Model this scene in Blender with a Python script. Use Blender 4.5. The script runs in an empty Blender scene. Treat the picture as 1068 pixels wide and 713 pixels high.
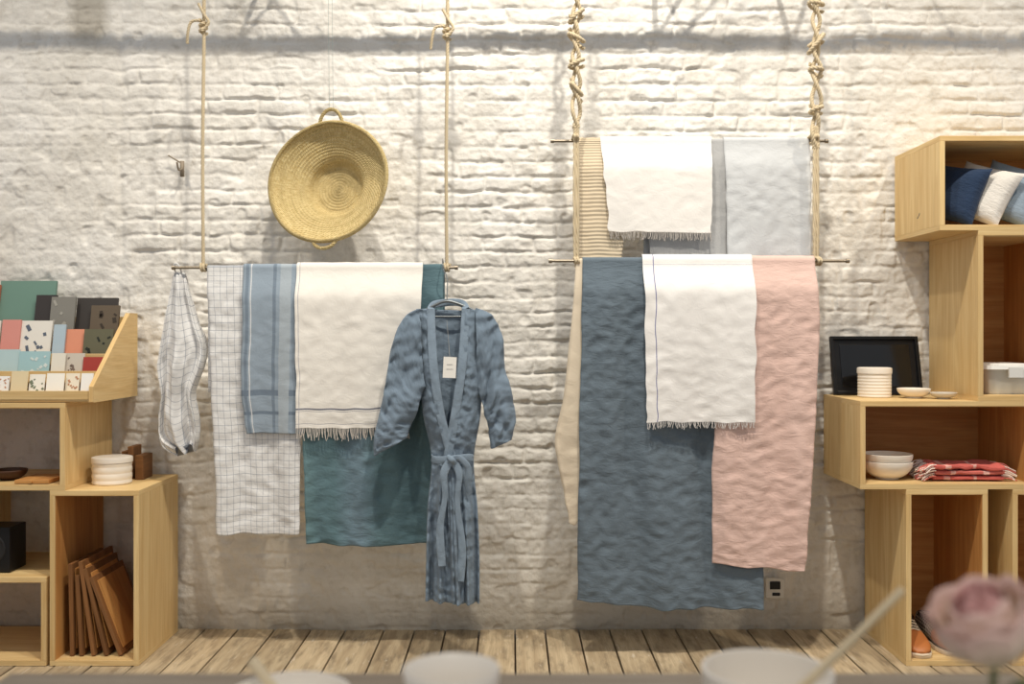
import bpy, math, random
import numpy as np
from mathutils import Vector, Matrix, noise, Euler
random.seed(7)
# ---------------------------------------------------------------- measures
F=1053.0; DC=3.9; HZ=1.137
def W(px,py,d):
    """measured photo position + true distance from the wall (m) -> world metres"""
    s=(DC-d)/F
    return Vector(((px-534)*s,-d,HZ-(py-350)*s))
def lin(c):
    return tuple(((x/255)/12.92 if x/255<=.04045 else ((x/255+.055)/1.055)**2.4) for x in c)
scene=bpy.context.scene
try:
    scene.view_settings.view_transform='Standard'
    scene.view_settings.look='None'
except Exception: pass
# ---------------------------------------------------------------- node helpers
class NT:
    def __init__(s,name):
        s.m=bpy.data.materials.new(name); s.m.use_nodes=True
        s.n=s.m.node_tree.nodes; s.l=s.m.node_tree.links
        s.b=s.n['Principled BSDF']
    def node(s,t,**k):
        n=s.n.new(t)
        for a,b in k.items(): setattr(n,a,b)
        return n
    def set(s,sock,v):
        if hasattr(v,'is_output') or isinstance(v,bpy.types.NodeSocket): s.l.new(v,sock)
        else:
            if isinstance(v,tuple) and len(v)==3 and sock.type=='RGBA': v=v+(1,)
            sock.default_value=v
    def math(s,op,a,b=0.,c=0.):
        n=s.node('ShaderNodeMath',operation=op)
        s.set(n.inputs[0],a); s.set(n.inputs[1],b); s.set(n.inputs[2],c)
        return n.outputs[0]
    def mix(s,f,a,b,blend='MIX'):
        n=s.node('ShaderNodeMix',data_type='RGBA',blend_type=blend)
        s.set(n.inputs[0],f); s.set(n.inputs[6],a); s.set(n.inputs[7],b)
        return n.outputs[2]
    def uv(s):
        return s.node('ShaderNodeTexCoord').outputs['UV']
    def obj(s):
        return s.node('ShaderNodeTexCoord').outputs['Object']
    def map(s,v,sc=(1,1,1),loc=(0,0,0)):
        n=s.node('ShaderNodeMapping'); s.l.new(v,n.inputs[0])
        n.inputs['Scale'].default_value=sc; n.inputs['Location'].default_value=loc
        return n.outputs[0]
    def noise(s,v,scale=5,detail=3,rough=.5,dist=0.):
        n=s.node('ShaderNodeTexNoise'); s.l.new(v,n.inputs['Vector'])
        n.inputs['Scale'].default_value=scale; n.inputs['Detail'].default_value=detail
        n.inputs['Roughness'].default_value=rough; n.inputs['Distortion'].default_value=dist
        return n.outputs[0]
    def ramp(s,f,lo,hi):
        n=s.node('ShaderNodeMapRange'); s.set(n.inputs[0],f)
        n.inputs[1].default_value=lo; n.inputs[2].default_value=hi
        return n.outputs[0]
    def bump(s,h,strength=.3,dist=.002,prev=None):
        n=s.node('ShaderNodeBump'); n.inputs['Strength'].default_value=strength
        n.inputs['Distance'].default_value=dist; s.l.new(h,n.inputs['Height'])
        if prev: s.l.new(prev,n.inputs['Normal'])
        return n.outputs[0]
    def out(s,col,rough=.6,nrm=None,metal=0,spec=.3):
        s.set(s.b.inputs['Base Color'],col); s.set(s.b.inputs['Roughness'],rough)
        s.b.inputs['Metallic'].default_value=metal
        s.b.inputs['Specular IOR Level'].default_value=spec
        if nrm: s.l.new(nrm,s.b.inputs['Normal'])
        return s.m
def sc(c,k): return tuple(min(1,x*k) for x in c)
def plain(name,c,rough=.6,var=.08,metal=0,spec=.3,bs=60,bst=.1):
    t=NT(name); o=t.obj(); c=lin(c)
    n=t.noise(o,14,4)
    return t.out(t.mix(n,sc(c,1-var),sc(c,1+var)),rough,t.bump(t.noise(o,bs,3),bst,.001),metal,spec)
def wood(name,a,b,rough=.55,tint=.18,ring=1.0,worn=0):
    t=NT(name); uv=t.uv(); a=lin(a); b=lin(b)
    n1=t.noise(t.map(uv,(1.1,13,1)),2.0,5,.55,1.2)
    n2=t.noise(t.map(uv,(3,170,1)),1.5,3,.6)
    col=t.mix(t.ramp(n1,.3,.7),a,b)
    col=t.mix(t.math('MULTIPLY',t.ramp(n2,.45,.75),.35),col,sc(b,.62))
    if worn:
        n3=t.noise(t.map(uv,(4,18,1)),1.6,5,.65)
        col=t.mix(t.math('MULTIPLY',t.ramp(n3,.48,.70),worn),col,lin((112,98,80)))
        n4=t.noise(t.map(uv,(5,22,1),(9,4,0)),1.8,6,.7)
        col=t.mix(t.math('MULTIPLY',t.ramp(n4,.6,.68),.5),col,lin((214,206,192)))
    sx=t.node('ShaderNodeSeparateXYZ'); t.l.new(uv,sx.inputs[0])
    k=t.math('FLOOR',t.math('ADD',t.math('DIVIDE',sx.outputs[1],10.),.5))
    w=t.node('ShaderNodeTexWhiteNoise',noise_dimensions='1D'); t.l.new(k,w.inputs['W'])
    tv=t.math('ADD',t.math('MULTIPLY',w.outputs[0],2*tint),1-tint)
    hs=t.node('ShaderNodeHueSaturation'); t.l.new(tv,hs.inputs['Value']); t.l.new(col,hs.inputs['Color'])
    return t.out(hs.outputs[0],rough,t.bump(n2,.25,.001),0,.3)
def fabric(name,c,var=.07,bands=(),grid=None,rib=None,crinkle=.5,csc=(18,60,1),weave=1.,mot=0.25,uvmode=True):
    t=NT(name); uv=t.uv(); c=lin(c)
    sx=t.node('ShaderNodeSeparateXYZ'); t.l.new(uv,sx.inputs[0]); ax={'u':sx.outputs[0],'v':sx.outputs[1]}
    big=t.noise(uv,5,3)
    thr=t.noise(t.map(uv,(700,90,1)),1,2); thr2=t.noise(t.map(uv,(90,700,1)),1,2)
    f=t.math('ADD',t.math('MULTIPLY',big,.4),t.math('ADD',t.math('MULTIPLY',thr,.3),t.math('MULTIPLY',thr2,.3)))
    f=t.ramp(f,.3,.7)
    col=t.mix(f,sc(c,1-var),sc(c,1+var))
    for bd in bands:
        a,cen,hw,bc=bd[:4]
        if len(bd)>4: m=t.ramp(t.math('ABSOLUTE',t.math('SUBTRACT',ax[a],cen)),hw,hw*bd[4])
        else: m=t.math('COMPARE',ax[a],cen,hw)
        col=t.mix(t.math('MULTIPLY',m,.9),col,t.mix(f,sc(lin(bc),1-var),sc(lin(bc),1+var)))
    if grid:
        sp,w,gc=grid
        for a in 'uv':
            m=t.math('LESS_THAN',t.math('PINGPONG',ax[a],sp/2),w/2)
            col=t.mix(t.math('MULTIPLY',m,.6),col,lin(gc))
    cr=t.noise(t.map(uv,csc),1,5,.62,.8)
    nrm=t.bump(cr,crinkle,.008)
    if rib:
        sp,rc=rib
        wv=t.math('PINGPONG',ax['v'],sp/2); wn=t.math('DIVIDE',wv,sp/2)
        col=t.mix(t.math('MULTIPLY',t.math('LESS_THAN',wn,.35),.6),col,lin(rc))
        nrm=t.bump(wn,.5,.004,nrm)
    nrm=t.bump(f,.25*weave,.0012,nrm)
    t.b.inputs['Sheen Weight'].default_value=.1
    return t.out(col,.92,nrm,0,.1)
# ---------------------------------------------------------------- mesh builder
class MB:
    def __init__(s): s.v=[];s.f=[];s.uv=[];s.mi=[]
    def add(s,v,f,uv=None,mat=0):
        o=len(s.v); s.v+= [tuple(x) for x in v]
        for i,fc in enumerate(f):
            s.f.append(tuple(o+k for k in fc)); s.mi.append(mat)
            s.uv.append(uv[i] if uv else [(0,0)]*len(fc))
    def box(s,c,sz,rot=None,mat=0,g=None,M=None):
        sx,sy,sz_=[a/2 for a in sz]
        if g is None: g=max(range(3),key=lambda i:sz[i])
        o=[i for i in range(3) if i!=g]
        loc=[(x*sx,y*sy,z*sz_) for x in(-1,1) for y in(-1,1) for z in(-1,1)]
        R=rot.to_matrix() if rot else Matrix.Identity(3)
        vs=[Vector(c)+R@Vector(p) for p in loc]
        if M: vs=[M@v for v in vs]
        fs=[(0,1,3,2),(4,6,7,5),(0,4,5,1),(2,3,7,6),(0,2,6,4),(1,5,7,3)]
        ou=random.uniform(0,20); ov=10*random.randint(1,90)
        nax=[0,0,1,1,2,2]; uv=[]
        for i,f in enumerate(fs):
            if nax[i]==g: uv.append([(ou+loc[k][o[0]],ov+loc[k][o[1]]) for k in f])
            else: uv.append([(ou+loc[k][g],ov+loc[k][o[0]]+loc[k][o[1]]) for k in f])
        s.add(vs,fs,uv,mat)
    def grid(s,P,UV=None,mat=0,closeu=False):
        nr=len(P); nc=len(P[0]); v=[p for r in P for p in r]; f=[];uv=[]
        for i in range(nr-1):
            for j in range(nc if closeu else nc-1):
                j2=(j+1)%nc
                f.append((i*nc+j,i*nc+j2,(i+1)*nc+j2,(i+1)*nc+j))
                if UV:
                    a,b,c,d=UV[i][j],UV[i][j2],UV[i+1][j2],UV[i+1][j]
                    if closeu and j2==0:
                        b=(UV[i][j][0]+(UV[i][1][0]-UV[i][0][0]),b[1]); c=(b[0],c[1])
                    uv.append([a,b,c,d])
                else: uv.append([(j,i),(j+1,i),(j+1,i+1),(j,i+1)])
        s.add(v,f,uv,mat)
    def lathe(s,prof,seg=48,M=None,mat=0,wob=None):
        P=[];UV=[]
        L=0
        for i,(r,z) in enumerate(prof):
            if i: L+=math.hypot(r-prof[i-1][0],z-prof[i-1][1])
            row=[];ur=[]
            for j in range(seg):
                a=2*math.pi*j/seg; rr=r*(wob(a,z) if wob else 1)
                p=Vector((rr*math.cos(a),rr*math.sin(a),z))
                row.append(M@p if M else p); ur.append((a/(2*math.pi),L))
            P.append(row);UV.append(ur)
        s.grid(P,UV,mat,True)
    def tube(s,path,r,seg=8,mat=0,cap=True,flat=None):
        n=len(path); path=[Vector(p) for p in path]
        T=(path[1]-path[0]).normalized()
        up=Vector((0,1,0)) if abs(T.y)<.9 else Vector((1,0,0))
        N=T.cross(up).normalized(); P=[];UV=[];L=0
        for i in range(n):
            if i: L+=(path[i]-path[i-1]).length
            T2=(path[min(i+1,n-1)]-path[max(i-1,0)]).normalized()
            N=(N-T2*N.dot(T2)); N=N.normalized() if N.length>1e-6 else T2.orthogonal().normalized()
            B=T2.cross(N)
            rr=r(i/(n-1)) if callable(r) else r
            fa=flat or (1,1)
            P.append([path[i]+N*math.cos(2*math.pi*k/seg)*rr*fa[0]+B*math.sin(2*math.pi*k/seg)*rr*fa[1] for k in range(seg)])
            UV.append([(L,k/seg*.05) for k in range(seg)])
        s.grid(P,UV,mat,True)
        if cap:
            s.add(P[0],[tuple(range(seg))],None,mat); s.add(P[-1],[tuple(reversed(range(seg)))],None,mat)
    def obj(s,name,mats,smooth=True,parent=None,bevel=0,solid=0,subsurf=0,angle=None):
        v=np.array(s.v); lo=v.min(0);hi=v.max(0); o=np.array([(lo[0]+hi[0])/2,(lo[1]+hi[1])/2,lo[2]])
        if parent is not None: o=np.array(parent.location)
        me=bpy.data.meshes.new(name); me.from_pydata([tuple(x-o) for x in v],[],s.f); 
        uvl=me.uv_layers.new(name='UVMap')
        uvl.data.foreach_set('uv',[c for f in s.uv for p in f for c in p])
        for m in mats: me.materials.append(m)
        me.polygons.foreach_set('material_index',s.mi)
        me.polygons.foreach_set('use_smooth',[smooth]*len(s.f)); me.update()
        ob=bpy.data.objects.new(name,me); scene.collection.objects.link(ob)
        if parent is not None: ob.parent=parent
        else: ob.location=tuple(o)
        if solid: 
            m=ob.modifiers.new('thickness','SOLIDIFY'); m.thickness=solid; m.offset=0
        if bevel:
            m=ob.modifiers.new('bevel','BEVEL'); m.width=bevel; m.segments=2; m.limit_method='ANGLE'
        if subsurf:
            m=ob.modifiers.new('sub','SUBSURF'); m.levels=subsurf; m.render_levels=subsurf
        if angle: 
            try: me.set_sharp_from_angle(angle=math.radians(angle))
            except Exception: pass
        return ob
def empty(name,loc):
    e=bpy.data.objects.new(name,None); e.location=loc; e.empty_display_size=.05
    scene.collection.objects.link(e); return e
def spline(pts,n):
    pts=[Vector(p) for p in pts]; out=[]; m=len(pts)-1
    for i in range(n):
        t=i/(n-1)*m; k=min(int(t),m-1); u=t-k
        p0=pts[max(k-1,0)];p1=pts[k];p2=pts[k+1];p3=pts[min(k+2,m)]
        out.append(.5*((2*p1)+(p2-p0)*u+(2*p0-5*p1+4*p2-p3)*u*u+(3*p1-p0-3*p2+p3)*u**3))
    return out
def rope(mb,pts,r,pitch=.035,mat=0):
    L=sum((Vector(pts[i+1])-Vector(pts[i])).length for i in range(len(pts)-1))
    n=max(12,int(L/pitch*8)); c=spline(pts,n)
    T=(c[1]-c[0]).normalized(); N=T.orthogonal().normalized(); strands=[[],[],[]]; acc=0
    for i in range(n):
        if i: acc+=(c[i]-c[i-1]).length
        T=(c[min(i+1,n-1)]-c[max(i-1,0)]).normalized()
        N=(N-T*N.dot(T)).normalized(); B=T.cross(N); a=acc/pitch*2*math.pi
        for k in range(3):
            b=a+k*2*math.pi/3
            strands[k].append(c[i]+(N*math.cos(b)+B*math.sin(b))*r*.5)
    for st in strands: mb.tube(st,r*.56,6,mat)
# ---------------------------------------------------------------- materials
M_pine=wood('pine_wood',(234,206,152),(214,178,120),.5,.06)
M_pine_bounce=wood('pine_wood_bounce_tint',(212,158,94),(186,128,70),.55,.08)  # pine with the warm bounced light of crate interiors put into its colour
M_floor=wood('floor_wood',(196,178,148),(158,138,110),.7,.18,worn=.75)
M_board=wood('brown_board',(144,100,60),(110,74,44),.6,.16)
M_table=wood('table_wood',(166,152,134),(134,118,100),.5,.05)
M_rope=plain('jute_rope',(206,190,160),.9,.15,bs=300,bst=.5)
M_metal=plain('rod_metal',(150,140,125),.4,.05,.8)
M_dark=plain('black_plastic',(22,22,24),.35,.1)
M_ceram=plain('white_ceramic',(240,232,220),.35,.03,spec=.5)
M_ceramg=plain('grey_ceramic',(208,202,192),.4,.05,spec=.5)
# ---------------------------------------------------------------- wall
def vn(X,Z,s,seed):
    rng=np.random.RandomState(seed); G=rng.rand(256,256)
    x=X/s+100; z=Z/s+100; xi=np.floor(x).astype(int); zi=np.floor(z).astype(int)
    fx=x-xi; fz=z-zi; fx=fx*fx*(3-2*fx); fz=fz*fz*(3-2*fz)
    g=lambda a,b:G[a%256,b%256]
    return (g(xi,zi)*(1-fx)+g(xi+1,zi)*fx)*(1-fz)+(g(xi,zi+1)*(1-fx)+g(xi+1,zi+1)*fx)*fz
def sst(a,b,x):
    t=np.clip((x-a)/(b-a),0,1); return t*t*(3-2*t)
x0,x1,z0,z1=-3.0,3.0,-.02,3.0
nx=1200; nz=680
X,Z=np.meshgrid(np.linspace(x0,x1,nx),np.linspace(z0,z1,nz))
Zw=Z+(vn(X,Z,.45,1)-.5)*.014+(vn(X,Z,.09,2)-.5)*.012+(vn(X,Z,.03,41)-.5)*.007
Xw=X+(vn(X,Z,.08,3)-.5)*.02+(vn(X,Z,.03,42)-.5)*.010
rh=.0585; row=np.floor(Zw/rh).astype(int); fr=Zw/rh-row
rs=np.random.RandomState(5); ro=rs.rand(400)
bl=.19+.02*ro[(row*7)%400]
bx=Xw/bl+(row%2)*.5+ro[row%400]*.35; bi=np.floor(bx).astype(int); fb=bx-bi
ez=np.minimum(fr,1-fr)*rh; ex=np.minimum(fb,1-fb)*bl
ew=vn(X,Z,.05,43)*.008
prof=sst(.001,.008+ew,ez)*sst(.0005,.008+ew,ex)
bh=rs.rand(4096)[(row*131+bi*17)%4096]
mask=.12+.88*sst(.25,.7,vn(X,Z,.22,11))*(.35+.65*sst(.25,.65,vn(X,Z,.06,14)))
mask*=1-.75*sst(-1.35,-1.6,X)*1.0
mask*=.35+.65*sst(.15,.5,Z+.1*(vn(X,Z,.3,12)-.5))
Y=prof*.0078*mask+bh*.0048*prof*(.3+.7*mask)
Y+=(vn(X,Z,.6,21)-.5)*.012+(vn(X,Z,.12,22)-.5)*.005+(vn(X,Z,.045,23)-.5)*.0048+(vn(X,Z,.02,24)-.5)*.004+(vn(X,Z,.0105,26)-.5)*.0022
Y-=sst(.66,.82,vn(X,Z,.05,25))*.006
Y-=.010*np.exp(-((X+1.52+.03*(vn(X,Z,.3,30)-.5))/.018)**2)
verts=np.stack([X,-(Y-.012),Z],-1).reshape(-1,3)
idx=np.arange(nx*nz).reshape(nz,nx)
q=np.stack([idx[:-1,:-1],idx[:-1,1:],idx[1:,1:],idx[1:,:-1]],-1).reshape(-1,4)
me=bpy.data.meshes.new('wall_back'); me.vertices.add(nx*nz); me.vertices.foreach_set('co',verts.ravel())
me.loops.add(q.size); me.loops.foreach_set('vertex_index',q.ravel())
me.polygons.add(len(q)); me.polygons.foreach_set('loop_start',np.arange(0,q.size,4))
me.polygons.foreach_set('loop_total',np.full(len(q),4)); me.polygons.foreach_set('use_smooth',np.ones(len(q),bool))
me.update(calc_edges=True); me.validate()
t=NT('painted_brick'); o=t.obj()
n1=t.noise(o,2.2,5,.6); n2=t.noise(o,28,5,.65); n3=t.noise(o,110,4,.6); n4=t.noise(t.map(o,(1,1,2.2)),5,5,.65); n5=t.noise(t.map(o,(1,1,.5),(3,0,7)),3,6,.7)
c=t.mix(t.ramp(n1,.3,.7),lin((224,220,212)),lin((241,239,235)))
c=t.mix(t.math('MULTIPLY',t.ramp(n2,.55,.76),.45),c,lin((178,170,156)))
c=t.mix(t.math('MULTIPLY',t.ramp(n4,.48,.70),.42),c,lin((188,185,178)))
c=t.mix(t.math('MULTIPLY',t.ramp(n5,.56,.70),.45),c,lin((160,152,138)))
sx=t.node('ShaderNodeSeparateXYZ'); t.l.new(o,sx.inputs[0])
dx=t.math('ABSOLUTE',t.math('ADD',sx.outputs[0],1.64)); dz=t.math('ABSOLUTE',t.math('SUBTRACT',sx.outputs[2],2.38))
st=t.math('MULTIPLY',t.ramp(t.math('ADD',dx,t.math('MULTIPLY',n2,.05)),.12,.07),t.ramp(t.math('ADD',dz,t.math('MULTIPLY',n2,.06)),.17,.1))
c=t.mix(t.math('MULTIPLY',st,.6),c,lin((150,142,126)))
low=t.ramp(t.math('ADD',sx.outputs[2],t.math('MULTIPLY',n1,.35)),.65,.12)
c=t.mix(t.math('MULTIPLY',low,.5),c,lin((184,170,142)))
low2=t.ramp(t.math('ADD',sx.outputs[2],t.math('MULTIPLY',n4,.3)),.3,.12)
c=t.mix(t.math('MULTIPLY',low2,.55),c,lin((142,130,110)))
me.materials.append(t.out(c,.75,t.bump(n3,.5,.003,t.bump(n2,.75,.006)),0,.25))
wall=bpy.data.objects.new('wall_back',me); scene.collection.objects.link(wall)
# floor
mb=MB(); x=-3.0
while x<3.0:
    w=random.uniform(.115,.15); y=-.0-random.uniform(.0,1.2)
    ys=[.03,y-1.2,-3.4,-5.0] if random.random()<.6 else [.03,-2.4+y*.3,-5.0]
    for a,b in zip(ys[:-1],ys[1:]):
        mb.box((x+w/2,(a+b)/2,-.012+random.uniform(-.002,.0)),(w-.006,abs(a-b)-.004,.024))
    x+=w
mb.box((0,-2.5,-.04),(6.0,5.1,.02),mat=1)
mb.obj('floor',[M_floor,plain('subfloor_dark',(60,46,32))],smooth=False,bevel=.002)
# ---------------------------------------------------------------- crates
def crate(xa,xb,za,zb,dep=.41,back=True,gap=.012,inner=1,t=.018):
    mb=MB(); yf=-(gap+dep); yb=-gap; ym=(yf+yb)/2; w=xb-xa
    for z in(za+t/2,zb-t/2): mb.box(((xa+xb)/2,ym,z),(w,dep,t),g=0)
    for xx in(xa+t/2,xb-t/2): mb.box((xx,ym,(za+zb)/2),(t,dep,zb-za-2*t),g=2)
    ih=zb-za-2*t
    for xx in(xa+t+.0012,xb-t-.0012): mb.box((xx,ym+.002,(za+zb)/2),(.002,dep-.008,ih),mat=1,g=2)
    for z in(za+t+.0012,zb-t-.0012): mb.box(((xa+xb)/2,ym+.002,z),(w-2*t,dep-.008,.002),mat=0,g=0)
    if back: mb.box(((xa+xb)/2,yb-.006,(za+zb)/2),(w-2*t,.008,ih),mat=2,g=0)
    return mb.obj('wooden_crate_shelf',[M_pine,M_pine_bounce,M_pine_bounce],smooth=False,bevel=.0015)
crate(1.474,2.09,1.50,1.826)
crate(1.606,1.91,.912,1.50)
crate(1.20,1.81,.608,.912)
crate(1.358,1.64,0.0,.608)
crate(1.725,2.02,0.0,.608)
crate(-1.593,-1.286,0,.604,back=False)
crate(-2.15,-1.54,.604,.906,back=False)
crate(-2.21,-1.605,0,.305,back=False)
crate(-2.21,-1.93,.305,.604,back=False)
# ---------------------------------------------------------------- hanging hardware
LR=(.25,W(0,279,.25).z); RU=(.18,W(0,147,.18).z); RL=(.29,W(0,272,.29).z)
def xat(px,d): return (px-534)*(DC-d)/F
def rod(name,pa,pb,d,z):
    mb=MB(); mb.tube([(xat(pa,d),-d,z),(xat(pb,d),-d,z)],.0055,12)
    for p in (pa,pb): mb.tube([(xat(p,d)-.006,-d,z),(xat(p,d)+.006,-d,z)],.008,12)
    return mb.obj(name,[M_metal])
rod('hanging_rail',181,476,*LR); rod('hanging_rail',576,862,*RU); rod('hanging_rail',574,884,*RL)
PZ=2.545
mb=MB(); mb.tube([(-2.9,-.25,PZ),(2.9,-.25,PZ)],.02,16)
for xx in(-2.4,-.95,.55,1.0,2.3):
    mb.tube([(xx,-.25,PZ),(xx+.22,.0,PZ+.12)],.008,8); mb.tube([(xx,-.25,PZ),(xx-.0,.0,PZ)],.01,8)
for xa_,xb_ in((-.72,-.95),(.62,.9),(1.55,1.38)):
    mb.tube([(xa_,-.25,PZ+.0),(xb_,-.25,PZ+.30)],.007,8)
mb.obj('ceiling_pipe_rail',[M_metal])
def simple_rope(px,d,zend,ky):
    mb=MB(); x=xat(px,d); zk=W(0,ky,d).z
    rope(mb,[(x,-d,PZ+.02),(x+.003,-d,zk),(x-.002,-d,(zk+zend)/2),(x,-d,zend-.0)],.0066)
    k=[]
    for i in range(26):
        a=i/25*2*math.pi*2.6; k.append((x+.012*math.cos(a),-d+.012*math.sin(a),zk-.025+.05*i/25))
    rope(mb,k,.006)
    rope(mb,[(x-.01,-d-.012,zk+.02),(x-.040,-d-.01,zk+.015),(x-.052,-d-.01,zk-.02),(x-.058,-d,zk-.06)],.0055)
    rope(mb,[(x,-d-.016,zk-.02),(x+.024,-d-.016,zk+.01),(x+.008,-d-.016,zk+.04),(x-.014,-d-.012,zk+.08)],.0055)
    k=[]
    for i in range(20):
        a=i/19*2*math.pi*2.2; k.append((x-.010+.020*i/19,-d+.0125*math.cos(a),zend+.0125*math.sin(a)))
    rope(mb,k,.005)
    return mb.obj('hanging_rope',[M_rope])
simple_rope(212,.25,LR[1],28); simple_rope(466,.25,LR[1],34)
def knotted_rope(px,zk0,zk1,d,seed):
    mb=MB(); x=xat(px,d); rnd=random.Random(seed)
    z0=W(0,zk0,d).z; z1=W(0,zk1,d).z
    for s in(-1,1):
        p=[]; n=13
        for i in range(n):
            z=PZ+.02+(z1-PZ-.02)*i/(n-1)
            a=i*1.9+ (0 if s>0 else math.pi)
            p.append((x+.016*math.cos(a)+rnd.uniform(-.006,.006),-d+.012*math.sin(a),z))
        p+= [(x+s*.006,-d,z1-.05),(x+s*.005,-d,(z1+RU[1])/2),(x+s*.005,-d,RU[1]),(x+s*.005,-d,RL[1])]
        rope(mb,p,.0074)
    for q in range(4):
        zz=z0+(z1-z0)*(q+.3)/4+rnd.uniform(-.02,.02); k=[]
        tilt=rnd.uniform(-.03,.03); ex=rnd.uniform(.9,1.4)
        for i in range(18):
            a=i/17*2*math.pi*1.4+rnd.uniform(0,.3); k.append((x+.022*ex*math.cos(a),-d+.020*math.sin(a),zz+.035*i/17-tilt*math.cos(a)))
        rope(mb,k,.0072)
    for z,dd in((RU[1],RU[0]),(RL[1],RL[0])):
        k=[]
        for i in range(22):
            a=i/21*2*math.pi*2; k.append((x-.010+.020*i/21,-(d+dd)/2+(abs(dd-d)/2+.014)*math.cos(a),z+.0125*math.sin(a)))
        rope(mb,k,.005)
    return mb.obj('knotted_rope',[M_rope])
knotted_rope(601,8,118,.255,1); knotted_rope(851,0,140,.255,4)
# ---------------------------------------------------------------- cloths
def shared(x,z): 
    return .6*math.sin(x*24+1.4*math.sin(z*2.1))+.3*math.sin(x*49+z*2.5+1)+.25*math.sin(x*11+z*1.7+2)
def pl(pts,t):
    n=len(pts)-1; k=min(int(t*n),n-1); 
    u=t*n-k; p0=pts[max(k-1,0)];p1=pts[k];p2=pts[k+1];p3=pts[min(k+2,n)]
    return [.5*((2*p1[i])+(p2[i]-p0[i])*u+(2*p0[i]-5*p1[i]+4*p2[i]-p3[i])*u*u+(3*p1[i]-p0[i]-3*p2[i]+p3[i])*u**3) for i in range(2)]
def ridge(v): return 1-2*abs(noise.noise(v))
def cloth(name,rd,L,R,layer,mat,seed,back=.45,amp=.011,own=.004,fine=.0012,bow=0.,thick=.0022,fringe=None,cell=.009,backshift=(0,0)):
    d0,rz=rd; dr=d0+.018+layer*.014
    Lw=[(xat(p[0],dr),W(0,p[1],dr).z) for p in L]; Rw=[(xat(p[0],dr),W(0,p[1],dr).z) for p in R]
    r=.0075+layer*.0042
    Lw[0]=(Lw[0][0],rz);Rw[0]=(Rw[0][0],rz)
    H=max(rz-Lw[-1][1],rz-Rw[-1][1]); Wd=max(abs(Rw[0][0]-Lw[0][0]),abs(Rw[-1][0]-Lw[-1][0]))
    nr=max(20,int(H/cell)); nc=max(14,int(Wd/cell)); P=[];UV=[]
    xl,xr=Lw[0][0],Rw[0][0]
    nb=int(back/.02)
    for i in range(nb):
        q=1-i/nb; zz=rz-back*q; row=[];ur=[]
        for j in range(nc+1):
            s=j/nc; x=xl+(xr-xl)*s+ (backshift[0]*(1-s)+backshift[1]*s)*q
            y=-(d0-r-.006*layer*min(1,q*4))+shared(x,zz)*.004*q+.002*noise.noise(Vector((x*9,zz*5,seed+50)))*q
            row.append((x,y,zz)); ur.append((s*(xr-xl),-back*q))
        P.append(row);UV.append(ur)
    for i in range(7):
        a=math.pi*i/6; row=[];ur=[]
        for j in range(nc+1):
            s=j/nc; row.append((xl+(xr-xl)*s,-(d0-r*math.cos(a)),rz+r*math.sin(a)+.0015*noise.noise(Vector((s*9,seed,0))))); ur.append((s*(xr-xl),0))
        P.append(row);UV.append(ur)
    for i in range(1,nr+1):
        t=i/nr; l=pl(Lw,t); rr=pl(Rw,t); row=[];ur=[]
        el=.007*noise.noise(Vector((t*7,seed,3)))*min(1,t*3); er=.007*noise.noise(Vector((t*7,seed,9)))*min(1,t*3)
        for j in range(nc+1):
            s=j/nc; x=l[0]+el+(rr[0]+er-l[0]-el)*s; z=l[1]+(rr[1]-l[1])*s
            z-=bow*math.sin(math.pi*s)*t; z+=t*.008*noise.noise(Vector((x*14,seed,1)))
            hh=rz-z; gw=min(1,hh/.12); ga=.2+.8*min(1,hh/.7)
            dd=d0+r+(dr-d0-r)*gw*gw*(3-2*gw)
            off=amp*shared(x,z)*ga*gw+own*noise.noise(Vector((x*15,z*3,seed)))*gw
            v1=Vector((x*12+z*9,z*20-x*6,seed)); v2=Vector((x*26-z*10,z*40+x*9,seed+7)); v3=Vector((x*16-z*12,z*13+x*10,seed+3))
            off+=fine*1.2*(ridge(v1)-.5)*gw+fine*.9*(ridge(v3)-.5)*gw+fine*.4*(ridge(v2)-.5)*gw
            off+=fine*.25*noise.noise(Vector((x*80,z*80,seed)))*gw
            row.append((x,-(dd+off),z)); ur.append((s*Wd,t*H))
        P.append(row);UV.append(ur)
    mb=MB(); mb.grid(P,UV)
    if fringe:
        ln,col=fringe; b=P[-1]; n=int(Wd/.0055); rnd=random.Random(seed)
        for k in range(n):
            s=(k+.5)/n*nc; j=min(int(s),nc-1); u=s-j
            p=Vector(b[j]).lerp(Vector(b[j+1]),u); q=ln*rnd.uniform(.75,1.15); dx=rnd.uniform(-.006,.006)
            mb.tube([p+Vector((0,0,.002)),p+Vector((dx*.3,-.001,-q*.35)),p+Vector((dx,rnd.uniform(-.003,.002),-q*.7)),p+Vector((dx*1.4+rnd.uniform(-.003,.003),0,-q))],.0013,4,1)
        mats=[mat,plain(name+'_fringe',col,.9)]
    else: mats=[mat]
    return mb.obj(name,mats,solid=0 if fringe else thick)
iso=(22,30,1)
m_grid=fabric('window_check_linen',(226,226,226),.05,grid=(.024,.002,(130,138,152)),crinkle=.35,csc=iso)
m_bluegrey=fabric('blue_grey_cotton',(148,162,176),.08,bands=[('u',.016,.006,(118,132,147)),('u',.115,.006,(118,132,147)),('v',.43,.01,(112,126,142)),('v',.50,.006,(112,126,142)),('u',.03,.002,(216,218,220)),('u',.155,.02,(170,180,188))],crinkle=.28,csc=iso)
m_white1=fabric('white_cotton_grey_stripe',(234,230,223),.03,bands=[('v',.477,.0035,(100,104,120)),('v',.486,.0012,(140,140,150)),('v',.545,.0015,(150,150,160)),('u',.012,.0012,(160,160,172))],crinkle=.25,csc=iso)
m_teal=fabric('teal_linen',(94,120,128),.13,bands=[('u',.20,.09,(112,134,148),.2),('u',.0,.05,(102,130,136),.2),('u',.40,.08,(80,104,112),.2)],crinkle=.5,csc=(20,46,1))
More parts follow.
